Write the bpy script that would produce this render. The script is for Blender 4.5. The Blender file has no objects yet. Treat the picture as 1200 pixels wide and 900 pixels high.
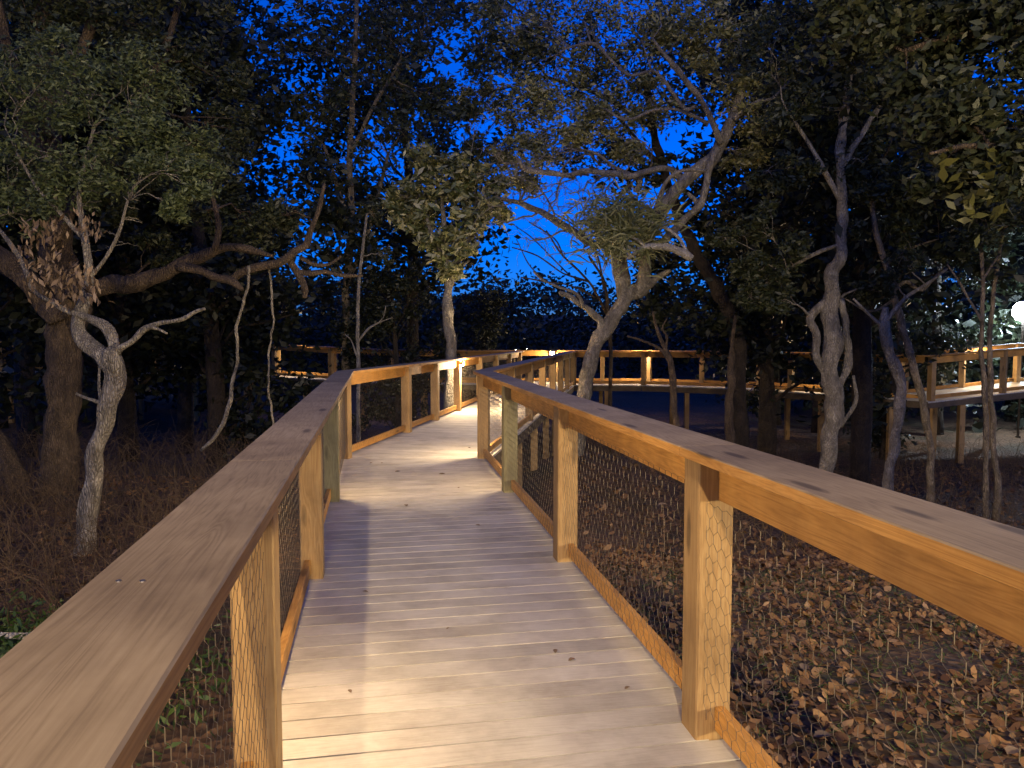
import bpy, math, random
import numpy as np
from mathutils import Vector, Matrix, noise
random.seed(7); rng = np.random.default_rng(7)
R = math.radians
scene = bpy.context.scene
col = scene.collection

# ------------------------------------------------------------------ camera
F = 867.0; PITCH = R(3.5); CAMZ = 1.5
cam = bpy.data.objects.new('camera', bpy.data.cameras.new('camera')); col.objects.link(cam)
cam.location = (0, 0, CAMZ); cam.rotation_euler = (R(90) - PITCH, 0, 0)
cam.data.sensor_width = 36; cam.data.lens = 36 * F / 1200; cam.data.clip_end = 1500; cam.data.clip_start = 0.05
scene.camera = cam

def at(px, py, Y):
    """point seen in direction (px,py) of the 1200x900 photo at distance Y ahead"""
    u = (px - 600) / F; v = (450 - py) / F
    dy = math.cos(PITCH) + v * math.sin(PITCH); dz = -math.sin(PITCH) + v * math.cos(PITCH)
    return Vector((u * Y / dy, Y, CAMZ + dz * Y / dy))

# ------------------------------------------------------------------ helpers
def tag(o, label=None, cat=None, group=None, kind=None):
    if label: o['label'] = label
    if cat: o['category'] = cat
    if group: o['group'] = group
    if kind: o['kind'] = kind
    return o
def empty(name, loc, label=None, cat=None, group=None):
    o = bpy.data.objects.new(name, None); col.objects.link(o); o.location = loc
    return tag(o, label, cat, group)
def setpar(o, p):
    if p is not None:
        o.parent = p
        o.matrix_parent_inverse = Matrix.Translation(-Vector(p.location))
def mesh_obj(name, verts, faces, mat, parent=None, mw=None, smooth=False):
    me = bpy.data.meshes.new(name); me.from_pydata([tuple(v) for v in verts], [], faces); me.update()
    me.materials.append(mat)
    if smooth: me.polygons.foreach_set('use_smooth', [True] * len(me.polygons))
    o = bpy.data.objects.new(name, me); col.objects.link(o)
    if mw is not None: o.matrix_world = mw
    setpar(o, parent)
    return o
def np_mesh(name, V, nper, mat, parent=None):
    """V: (N, nper, 3) array, one polygon each"""
    n = V.shape[0]; me = bpy.data.meshes.new(name)
    me.vertices.add(n * nper); me.vertices.foreach_set('co', V.reshape(-1).astype(np.float32))
    me.loops.add(n * nper); me.loops.foreach_set('vertex_index', np.arange(n * nper, dtype=np.int32))
    me.polygons.add(n); me.polygons.foreach_set('loop_start', np.arange(0, n * nper, nper, dtype=np.int32))
    me.polygons.foreach_set('loop_total', np.full(n, nper, dtype=np.int32))
    me.update(calc_edges=True); me.validate(); me.materials.append(mat)
    o = bpy.data.objects.new(name, me); col.objects.link(o); setpar(o, parent)
    return o
BOXF = [(0,3,2,1),(4,5,6,7),(0,1,5,4),(1,2,6,5),(2,3,7,6),(3,0,4,7)]
class MB:
    def __init__(s): s.v = []; s.f = []
    def add(s, v, f):
        b = len(s.v); s.v += [tuple(x) for x in v]; s.f += [tuple(i + b for i in q) for q in f]
    def box(s, x0, x1, y0, y1, z0, z1):
        s.add([(x0,y0,z0),(x1,y0,z0),(x1,y1,z0),(x0,y1,z0),(x0,y0,z1),(x1,y0,z1),(x1,y1,z1),(x0,y1,z1)], BOXF)
    def bbox(s, x0, x1, y0, y1, z0, z1, b=0.004):
        """box with chamfered long (x) edges"""
        prof = [(y0+b,z0),(y1-b,z0),(y1,z0+b),(y1,z1-b),(y1-b,z1),(y0+b,z1),(y0,z1-b),(y0,z0+b)]
        n = len(prof); v = [(x0,p[0],p[1]) for p in prof] + [(x1,p[0],p[1]) for p in prof]
        f = [tuple(range(n-1,-1,-1)), tuple(range(n, 2*n))] + [(i,(i+1)%n,(i+1)%n+n,i+n) for i in range(n)]
        f = [tuple(reversed(q)) if k >= 2 and False else q for k, q in enumerate(f)]
        s.add(v, f)
    def prism(s, poly, z0, z1):
        n = len(poly)
        v = [(p[0],p[1],z0) for p in poly] + [(p[0],p[1],z1) for p in poly]
        s.add(v, [tuple(range(n-1,-1,-1)), tuple(range(n,2*n))] + [(i,(i+1)%n,(i+1)%n+n,i+n) for i in range(n)])
    def tube(s, pts, rad, k=8, lump=0.0, seed=0):
        pts = [Vector(p) for p in pts]; n = len(pts); up = Vector((0.31,0.52,0.8)).normalized(); ring = []
        base = len(s.v)
        t0 = (pts[1]-pts[0]).normalized(); a = t0.orthogonal().normalized()
        for i, p in enumerate(pts):
            t = (pts[min(i+1,n-1)] - pts[max(i-1,0)])
            t = t.normalized() if t.length > 1e-9 else t0
            a = (a - t * a.dot(t)); a = a.normalized() if a.length > 1e-6 else t.orthogonal().normalized()
            b = t.cross(a)
            for j in range(k):
                an = 2*math.pi*j/k; r = rad[i]
                if lump: r *= 1 + lump * noise.noise(Vector((math.cos(an)*1.3+seed, math.sin(an)*1.3, 0)) + p*3.5) * 1.6
                s.v.append(tuple(p + (a*math.cos(an) + b*math.sin(an))*r))
        for i in range(n-1):
            for j in range(k):
                q = base + i*k; s.f.append((q+j, q+(j+1)%k, q+k+(j+1)%k, q+k+j))
        s.f.append(tuple(base+(n-1)*k+j for j in range(k)))
        s.f.append(tuple(base+j for j in reversed(range(k))))
    def build(s, name, mat, parent=None, mw=None, smooth=False):
        return mesh_obj(name, s.v, s.f, mat, parent, mw, smooth)

def smooth_line(pts, per=4):
    """Catmull-Rom of (x,y,z,r) tuples"""
    P = [np.array(p, float) for p in pts]; P = [2*P[0]-P[1]] + P + [2*P[-1]-P[-2]]; out = []
    for i in range(1, len(P)-2):
        for k in range(per):
            t = k/per; a,b,c,d = P[i-1],P[i],P[i+1],P[i+2]
            out.append(0.5*((2*b)+(c-a)*t+(2*a-5*b+4*c-d)*t*t+(3*b-a-3*c+d)*t**3))
    out.append(P[-2]); return out

# ------------------------------------------------------------------ materials
def newmat(name):
    m = bpy.data.materials.new(name); m.use_nodes = True; nt = m.node_tree; nt.nodes.clear()
    out = nt.nodes.new('ShaderNodeOutputMaterial'); b = nt.nodes.new('ShaderNodeBsdfPrincipled')
    nt.links.new(b.outputs[0], out.inputs[0]); return m, nt, b, out
def N(nt, t, **kw):
    n = nt.nodes.new(t)
    for k, v in kw.items():
        if k.startswith('i_'): n.inputs[k[2:].replace('_', ' ')].default_value = v
        else: setattr(n, k, v)
    return n
def ramp(nt, fac, stops):
    r = nt.nodes.new('ShaderNodeValToRGB'); e = r.color_ramp.elements
    while len(e) < len(stops): e.new(0.5)
    for i, (p, c) in enumerate(stops): e[i].position = p; e[i].color = (*c, 1)
    nt.links.new(fac, r.inputs[0]); return r.outputs[0]
def mixc(nt, a, b, fac, blend='MIX'):
    m = nt.nodes.new('ShaderNodeMix'); m.data_type = 'RGBA'; m.blend_type = blend
    for sock, v in ((m.inputs[6], a), (m.inputs[7], b), (m.inputs[0], fac)):
        if hasattr(v, 'links'): nt.links.new(v, sock)
        elif isinstance(v, (int, float)): sock.default_value = v
        else: sock.default_value = (*v, 1)
    return m.outputs[2]
def math_n(nt, op, a, b=None):
    m = nt.nodes.new('ShaderNodeMath'); m.operation = op
    for s, v in ((m.inputs[0], a), (m.inputs[1], b)):
        if v is None: continue
        if hasattr(v, 'links'): nt.links.new(v, s)
        else: s.default_value = v
    return m.outputs[0]

def wood(name, c_dark, c_mid, c_lite, grey=0.0, rough=0.7, knots=True):
    m, nt, b, out = newmat(name); L = nt.links
    tc = N(nt, 'ShaderNodeTexCoord'); oi = N(nt, 'ShaderNodeObjectInfo'); gi = N(nt, 'ShaderNodeNewGeometry')
    off = N(nt, 'ShaderNodeCombineXYZ')
    rr = math_n(nt, 'MULTIPLY', oi.outputs['Random'], 37.0); L.new(rr, off.inputs[0])
    rr2 = math_n(nt, 'MULTIPLY', gi.outputs['Random Per Island'], 23.0); L.new(rr2, off.inputs[2])
    add = N(nt, 'ShaderNodeVectorMath', operation='ADD'); L.new(tc.outputs['Object'], add.inputs[0]); L.new(off.outputs[0], add.inputs[1])
    # knots pull the grain around them
    mpk = N(nt, 'ShaderNodeMapping'); mpk.inputs['Scale'].default_value = (1.6, 7, 7); L.new(add.outputs[0], mpk.inputs[0])
    vor = N(nt, 'ShaderNodeTexVoronoi'); vor.inputs['Scale'].default_value = 1.0; vor.inputs['Randomness'].default_value = 1; L.new(mpk.outputs[0], vor.inputs['Vector'])
    knot = N(nt, 'ShaderNodeMapRange'); knot.inputs[1].default_value = 0.09; knot.inputs[2].default_value = 0.17; knot.inputs[3].default_value = 1; knot.inputs[4].default_value = 0; L.new(vor.outputs['Distance'], knot.inputs[0])
    mp = N(nt, 'ShaderNodeMapping'); mp.inputs['Scale'].default_value = (0.55, 7, 7); L.new(add.outputs[0], mp.inputs[0])
    nz = N(nt, 'ShaderNodeTexNoise', i_Scale=1.6, i_Detail=3.0, i_Distortion=0.6); L.new(mp.outputs[0], nz.inputs['Vector'])
    s1 = math_n(nt, 'MULTIPLY', nz.outputs[0], 16.0); s1b = math_n(nt, 'ADD', s1, math_n(nt, 'MULTIPLY', knot.outputs[0], 1.2))
    grain = math_n(nt, 'FRACT', s1b)
    grain = math_n(nt, 'MULTIPLY', math_n(nt, 'ABSOLUTE', math_n(nt, 'SUBTRACT', grain, 0.5)), 2.0)
    mp2 = N(nt, 'ShaderNodeMapping'); mp2.inputs['Scale'].default_value = (6, 160, 160); L.new(add.outputs[0], mp2.inputs[0])
    nf = N(nt, 'ShaderNodeTexNoise', i_Scale=1.0, i_Detail=4.0); L.new(mp2.outputs[0], nf.inputs['Vector'])
    g = math_n(nt, 'ADD', math_n(nt, 'MULTIPLY', grain, 0.3), math_n(nt, 'MULTIPLY', nf.outputs[0], 0.75))
    c = ramp(nt, g, [(0.1, c_dark), (0.5, c_mid), (0.9, c_lite)])
    if knots: c = mixc(nt, c, tuple(x*0.35 for x in c_dark), math_n(nt, 'MULTIPLY', knot.outputs[0], 0.75))
    nb = N(nt, 'ShaderNodeTexNoise', i_Scale=2.3, i_Detail=6.0, i_Roughness=0.65); L.new(add.outputs[0], nb.inputs['Vector'])
    st = ramp(nt, nb.outputs[0], [(0.3, (0.62, 0.6, 0.58)), (0.6, (1, 1, 1))])
    c = mixc(nt, c, st, 1.0, 'MULTIPLY')
    ob = N(nt, 'ShaderNodeMapRange'); ob.inputs[3].default_value = 0.8; ob.inputs[4].default_value = 1.12; L.new(oi.outputs['Random'], ob.inputs[0])
    ob2 = N(nt, 'ShaderNodeMapRange'); ob2.inputs[3].default_value = 0.88; ob2.inputs[4].default_value = 1.08; L.new(gi.outputs['Random Per Island'], ob2.inputs[0])
    hsv = N(nt, 'ShaderNodeHueSaturation'); L.new(c, hsv.inputs['Color']); L.new(math_n(nt, 'MULTIPLY', ob.outputs[0], ob2.outputs[0]), hsv.inputs['Value'])
    L.new(hsv.outputs[0], b.inputs['Base Color']); b.inputs['Roughness'].default_value = rough
    bp = N(nt, 'ShaderNodeBump'); bp.inputs['Strength'].default_value = 0.25; bp.inputs['Distance'].default_value = 0.003
    L.new(g, bp.inputs['Height']); L.new(bp.outputs[0], b.inputs['Normal'])
    return m
M = {}
M['pine'] = wood('pine', (0.32,0.15,0.028), (0.55,0.275,0.055), (0.68,0.38,0.095))
M['post'] = wood('pine_post', (0.24,0.14,0.045), (0.38,0.235,0.085), (0.48,0.33,0.14))
M['green_lit_post'] = wood('post_in_green_light', (0.2,0.17,0.07), (0.31,0.27,0.12), (0.4,0.36,0.18))  # greenish cast of the light on some posts, put into their colour
M['cap'] = wood('weathered_cap', (0.22,0.16,0.08), (0.38,0.285,0.15), (0.47,0.365,0.205))
M['deck'] = wood('deck_board', (0.5,0.465,0.385), (0.62,0.585,0.49), (0.68,0.65,0.56), knots=False, rough=0.75)
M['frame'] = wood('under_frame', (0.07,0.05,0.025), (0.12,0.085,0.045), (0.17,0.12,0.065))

def simple(name, c, rough=0.5, metal=0.0, em=None, es=0):
    m, nt, b, out = newmat(name)
    nz = N(nt, 'ShaderNodeTexNoise', i_Scale=30.0, i_Detail=4.0)
    L = ramp(nt, nz.outputs[0], [(0.3, tuple(x*0.8 for x in c)), (0.7, tuple(min(1,x*1.15) for x in c))])
    nt.links.new(L, b.inputs['Base Color']); b.inputs['Roughness'].default_value = rough; b.inputs['Metallic'].default_value = metal
    if em: b.inputs['Emission Color'].default_value = (*em, 1); b.inputs['Emission Strength'].default_value = es
    return m
M['wire'] = simple('galvanised_wire', (0.12,0.1,0.075), 0.5, 0.5)
M['bronze'] = simple('dark_metal', (0.05,0.04,0.03), 0.45, 0.6)
M['steel'] = simple('steel_screw', (0.7,0.7,0.68), 0.3, 1.0)
M['amber'] = simple('amber_lens', (0.9,0.8,0.6), 0.4, 0, (1.0,0.62,0.22), 150)
M['white_lens'] = simple('white_lens', (0.9,0.9,0.9), 0.4, 0, (0.75,0.86,1.0), 60)
M['far_lens'] = simple('far_lens', (0.9,0.9,0.9), 0.4, 0, (1.0,0.85,0.65), 12)

def bark(name, c0, c1, c2, scale=1.0):
    m, nt, b, out = newmat(name); L = nt.links
    tc = N(nt, 'ShaderNodeTexCoord'); mp = N(nt, 'ShaderNodeMapping'); mp.inputs['Scale'].default_value = (14*scale, 14*scale, 3.5*scale); L.new(tc.outputs['Object'], mp.inputs[0])
    n1 = N(nt, 'ShaderNodeTexNoise', i_Scale=1.0, i_Detail=8.0, i_Roughness=0.7, i_Distortion=0.5); L.new(mp.outputs[0], n1.inputs['Vector'])
    n2 = N(nt, 'ShaderNodeTexNoise', i_Scale=5.0, i_Detail=6.0, i_Roughness=0.6); L.new(tc.outputs['Object'], n2.inputs['Vector'])
    c = ramp(nt, n1.outputs[0], [(0.3, c0), (0.55, c1), (0.75, c2)])
    f = ramp(nt, n2.outputs[0], [(0.5, (0,0,0)), (0.62, (1,1,1))])
    c = mixc(nt, c, tuple(min(1,x*1.7) for x in c1), math_n(nt, 'MULTIPLY', f, 0.6))
    L.new(c, b.inputs['Base Color']); b.inputs['Roughness'].default_value = 0.9
    vv = N(nt, 'ShaderNodeTexVoronoi', feature='DISTANCE_TO_EDGE'); vv.inputs['Scale'].default_value = 3.4; L.new(mp.outputs[0], vv.inputs['Vector'])
    cr = N(nt, 'ShaderNodeMapRange'); cr.inputs[1].default_value = 0.0; cr.inputs[2].default_value = 0.25; L.new(vv.outputs['Distance'], cr.inputs[0])
    c2_ = mixc(nt, c, ramp(nt, cr.outputs[0], [(0, (0.66,0.63,0.6)), (0.6, (1,1,1))]), 1.0, 'MULTIPLY'); L.new(c2_, b.inputs['Base Color'])
    hgt = math_n(nt, 'ADD', n1.outputs[0], math_n(nt, 'MULTIPLY', cr.outputs[0], 0.6))
    bp = N(nt, 'ShaderNodeBump'); bp.inputs['Strength'].default_value = 1.0; bp.inputs['Distance'].default_value = 0.035
    L.new(hgt, bp.inputs['Height']); L.new(bp.outputs[0], b.inputs['Normal']); return m
M['bark'] = bark('oak_bark', (0.09,0.072,0.045), (0.27,0.22,0.145), (0.42,0.35,0.24))
M['pale_bark'] = bark('pale_bark', (0.12,0.105,0.08), (0.31,0.28,0.22), (0.48,0.44,0.36))
M['dark_bark'] = bark('brown_bark', (0.04,0.028,0.018), (0.12,0.085,0.05), (0.2,0.15,0.095))
M['shade_bark'] = bark('shaded_bark', (0.02,0.015,0.01), (0.05,0.036,0.022), (0.08,0.06,0.04))  # darkened bark copy: shade of the unlit wood put into the colour
M['dry_wood'] = bark('bare_dead_wood', (0.3,0.29,0.25), (0.55,0.52,0.46), (0.7,0.68,0.6))

def leafmat(name, cols, rough=0.5, trans=0.25, spec=0.5):
    m, nt, b, out = newmat(name); L = nt.links
    gi = N(nt, 'ShaderNodeNewGeometry')
    st = [(i/(len(cols)-1), c) for i, c in enumerate(cols)]
    c = ramp(nt, gi.outputs['Random Per Island'], st)
    L.new(c, b.inputs['Base Color']); b.inputs['Roughness'].default_value = rough
    b.inputs['Specular IOR Level'].default_value = spec
    if trans:
        t = N(nt, 'ShaderNodeBsdfTranslucent'); L.new(c, t.inputs[0]); mx = N(nt, 'ShaderNodeMixShader'); mx.inputs[0].default_value = trans
        L.new(b.outputs[0], mx.inputs[1]); L.new(t.outputs[0], mx.inputs[2]); L.new(mx.outputs[0], out.inputs[0])
    return m
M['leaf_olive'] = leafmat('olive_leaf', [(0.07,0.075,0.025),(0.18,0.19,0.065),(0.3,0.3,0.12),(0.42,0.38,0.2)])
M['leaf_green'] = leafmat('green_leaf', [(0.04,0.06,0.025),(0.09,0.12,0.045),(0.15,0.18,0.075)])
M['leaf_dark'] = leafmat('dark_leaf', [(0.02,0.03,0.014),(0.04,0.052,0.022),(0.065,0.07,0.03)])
M['leaf_gloss'] = leafmat('glossy_leaf', [(0.06,0.08,0.03),(0.12,0.14,0.05),(0.26,0.26,0.12),(0.42,0.4,0.22)], 0.35, 0.1)
M['leaf_strap'] = leafmat('strap_leaf', [(0.1,0.12,0.05),(0.2,0.22,0.1),(0.34,0.34,0.18)])
M['leaf_yellow'] = leafmat('yellow_leaf', [(0.06,0.065,0.018),(0.12,0.12,0.03),(0.09,0.09,0.025)])
M['leaf_dead'] = leafmat('dead_leaf', [(0.08,0.055,0.035),(0.19,0.135,0.085),(0.36,0.27,0.18)], 0.8, 0.1, 0.2)
M['litter'] = leafmat('litter_leaf', [(0.06,0.03,0.015),(0.16,0.08,0.033),(0.22,0.12,0.05),(0.28,0.16,0.07),(0.12,0.07,0.03),(0.36,0.23,0.12)], 0.75, 0.0, 0.25)
M['twig'] = leafmat('dry_twig', [(0.06,0.04,0.022),(0.14,0.1,0.055),(0.1,0.065,0.038)], 0.8, 0, 0.2)
M['moss'] = leafmat('fern_leaf', [(0.04,0.08,0.015),(0.09,0.15,0.03)], 0.5, 0.2)
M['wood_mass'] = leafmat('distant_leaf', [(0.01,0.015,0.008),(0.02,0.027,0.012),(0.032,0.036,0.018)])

# ground
m, nt, b, out = newmat('forest_floor'); L = nt.links
tc = N(nt, 'ShaderNodeTexCoord')
v1 = N(nt, 'ShaderNodeTexVoronoi', i_Scale=16.0); L.new(tc.outputs['Object'], v1.inputs['Vector'])
n1 = N(nt, 'ShaderNodeTexNoise', i_Scale=0.7, i_Detail=6.0); L.new(tc.outputs['Object'], n1.inputs['Vector'])
sp = N(nt, 'ShaderNodeSeparateColor'); L.new(v1.outputs['Color'], sp.inputs[0])
c = ramp(nt, sp.outputs[0], [(0.0, (0.04,0.022,0.01)), (0.5, (0.085,0.045,0.02)), (1.0, (0.15,0.085,0.04))])
c = mixc(nt, c, (0.03,0.035,0.013), ramp(nt, n1.outputs[0], [(0.5,(0,0,0)),(0.7,(0.7,0.7,0.7))]))
L.new(c, b.inputs['Base Color']); b.inputs['Roughness'].default_value = 0.95
bp = N(nt, 'ShaderNodeBump'); bp.inputs['Strength'].default_value = 0.7; bp.inputs['Distance'].default_value = 0.03
L.new(v1.outputs['Distance'], bp.inputs['Height']); L.new(bp.outputs[0], b.inputs['Normal']); M['ground'] = m

# ------------------------------------------------------------------ ground
def sstep(a, b, x):
    t = min(1, max(0, (x-a)/(b-a))); return t*t*(3-2*t)
def g(x, y):
    z = -0.55 - 1.05 * sstep(3, 15, y + 0.35*x) - 0.25*sstep(-2, -8, x)*0
    if x < 0: z += 0.45 * sstep(0, -3, x) * sstep(4, 12, y) * (1 - sstep(14, 20, y))
    z += 0.75*math.exp(-((x-1.7)**2 + (y-15.0)**2)/5.0)
    return z + 0.12*noise.noise(Vector((x*0.35, y*0.35, 3))) + 0.04*noise.noise(Vector((x*1.3, y*1.3, 8)))
def gz(x, y): return g(x, y)
n = 220
ax = np.sinh(np.linspace(-1, 1, n)*6.2); ax = ax/ax[-1]*600
V = [(float(x), float(y)+8, g(float(x), float(y)+8)) for y in ax for x in ax]
Fc = [(j*n+i, j*n+i+1, (j+1)*n+i+1, (j+1)*n+i) for j in range(n-1) for i in range(n-1)]
tag(mesh_obj('ground', V, Fc, M['ground'], smooth=True), kind='structure')

def leaves(N_, ctr, sig, size, aspect=0.36, droop=0.0, up=0.0, seed=0, fold=0.15):
    """N_ leaf quads around centres; ctr (K,3), sig (K,3)"""
    r = np.random.default_rng(seed)
    idx = r.integers(0, len(ctr), N_)
    c = np.asarray(ctr)[idx] + r.normal(size=(N_,3))*np.asarray(sig)[idx]
    u = r.normal(size=(N_,3)); u[:,2] = u[:,2]*0.6 - droop + up; u /= np.linalg.norm(u, axis=1)[:,None]
    w = r.normal(size=(N_,3)); v = np.cross(u, w); v /= np.linalg.norm(v, axis=1)[:,None]; nn = np.cross(u, v)
    s = size*r.uniform(0.6,1.35,N_)[:,None]
    a = c - u*s*0.5; d = c + u*s*0.5 + nn*s*fold
    m1 = c + v*s*aspect*0.5 - u*s*0.02; m2 = c - v*s*aspect*0.5 - u*s*0.02
    return np.stack([a, m1, d, m2], axis=1)

# ------------------------------------------------------------------ boardwalk
def unit(v): return v / np.linalg.norm(v)
def clip(poly, a, b):
    """keep the part of poly left of a->b"""
    out = []; d = np.subtract(b, a)
    def s(p): return d[0]*(p[1]-a[1]) - d[1]*(p[0]-a[0])
    for i in range(len(poly)):
        p, q = poly[i], poly[(i+1) % len(poly)]; sp_, sq = s(p), s(q)
        if sp_ >= 0: out.append(p)
        if sp_*sq < 0:
            t = sp_/(sp_-sq); out.append((p[0]+(q[0]-p[0])*t, p[1]+(q[1]-p[1])*t))
    return out
def deck(l0, r0, l1, r1, z0, z1, parent, plank=0.14, gap=0.009):
    """l0,r0 near end, l1,r1 far end; planks across"""
    P = [np.array(p[:2], float) for p in (l0, r0, r1, l1)]
    d = unit((P[3]+P[2]) - (P[0]+P[1])); s = np.array((d[1], -d[0])); o = (P[0]+P[1])/2
    loc = [(float((p-o)@s), float((p-o)@d)) for p in P]
    y0 = min(p[1] for p in loc); y1 = max(p[1] for p in loc); yE = (loc[2][1]+loc[3][1])/2
    mb = MB(); y = math.floor(y0/plank)*plank; k = 0
    while y < y1:
        q = [(-9,y+gap/2),(9,y+gap/2),(9,y+plank-gap/2),(-9,y+plank-gap/2)]
        for i in range(4):
            q = clip(q, loc[i], loc[(i+1)%4])
            if len(q) < 3: break
        if len(q) >= 3:
            j = random.uniform(-0.0008, 0.0008)
            mb.prism(q, -0.03+j, 0.0+j)
        y += plank; k += 1
    slope = math.atan2(z1-z0, yE)
    mw = Matrix.Translation((o[0], o[1], z0)) @ Matrix(((s[0], d[0], 0, 0), (s[1], d[1], 0, 0), (0, 0, 1, 0), (0, 0, 0, 1))) @ Matrix.Rotation(slope, 4, 'X')
    return mb.build('deck_boards', M['deck'], parent, mw)
def board(name, p0, p1, w, h, mat, parent, bev=0.004, side=None):
    """a board from p0 to p1 (centre line); w across, h high"""
    p0 = Vector(p0); p1 = Vector(p1); x = (p1-p0); ln = x.length; x.normalize()
    if side is None: side = Vector((0,0,1)).cross(x) if abs(x.z) < 0.9 else Vector((0,1,0))
    y = side.normalized(); z = x.cross(y)
    mw = Matrix.Translation(p0) @ Matrix((x, y, z)).transposed().to_4x4()
    mb = MB(); mb.bbox(0, ln, -w/2, w/2, -h/2, h/2, bev)
    return mb.build(name, mat, parent, mw)

# hexagonal netting in a unit bay, x along 0..1 metre pieces, y up
def netting(L_, H, cell=0.068, rw=0.0008):
    mb = MB(); hx = cell; tw = cell*0.42; hy = cell*0.62
    def wire(a, b, r):
        a = Vector((a[0],0,a[1])); b = Vector((b[0],0,b[1])); t = (b-a); q = Vector((t.z,0,-t.x)).normalized()*r; n_ = Vector((0,r,0))
        mb.add([a+q, a-q*0.5+n_*0.87, a-q*0.5-n_*0.87, b+q, b-q*0.5+n_*0.87, b-q*0.5-n_*0.87], [(0,1,4,3),(1,2,5,4),(2,0,3,5)])
    nx = int(L_/hx)+1; step = tw+hy*0.55; nz = int(H/step)+1
    def X(i, j): return min(max(i*hx + (hx/2 if j % 2 else 0), 0), L_)
    for j in range(nz):
        z0 = j*step; z1 = min(z0+tw, H)
        if z0 >= H: break
        for i in range(nx):
            x = X(i, j); wire((x, z0), (x, z1), rw*1.7)
            z2 = min(z0+step, H)
            if z1 < z2:
                wire((x, z1), (X(i, j)+hx/2 if x+hx/2 < L_ else L_, z2), rw)
                if x-hx/2 >= -0.001: wire((x, z1), (x-hx/2, z2), rw)
    return mb
net_cache = {}
def net_obj(p0, p1, z0, z1, parent):
    d = (Vector((p1[0],p1[1],0)) - Vector((p0[0],p0[1],0))); ln = d.length; d.normalize()
    key = round(ln, 1)
    if key not in net_cache:
        mb = netting(key, z1-z0); me = bpy.data.meshes.new('wire_netting'); me.from_pydata(mb.v, [], mb.f); me.update(); me.materials.append(M['wire']); net_cache[key] = me
    o = bpy.data.objects.new('wire_netting', net_cache[key]); col.objects.link(o)
    x = Vector((d.x, d.y, 0)); y = Vector((-d.y, d.x, 0))
    mw = Matrix.Translation((p0[0], p0[1], p0[2]+z0)) @ Matrix((x, y, Vector((0,0,1)))).transposed().to_4x4() @ Matrix.Diagonal((ln/key, 1, 1, 1))
    o.matrix_world = mw; setpar(o, parent); return o

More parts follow.
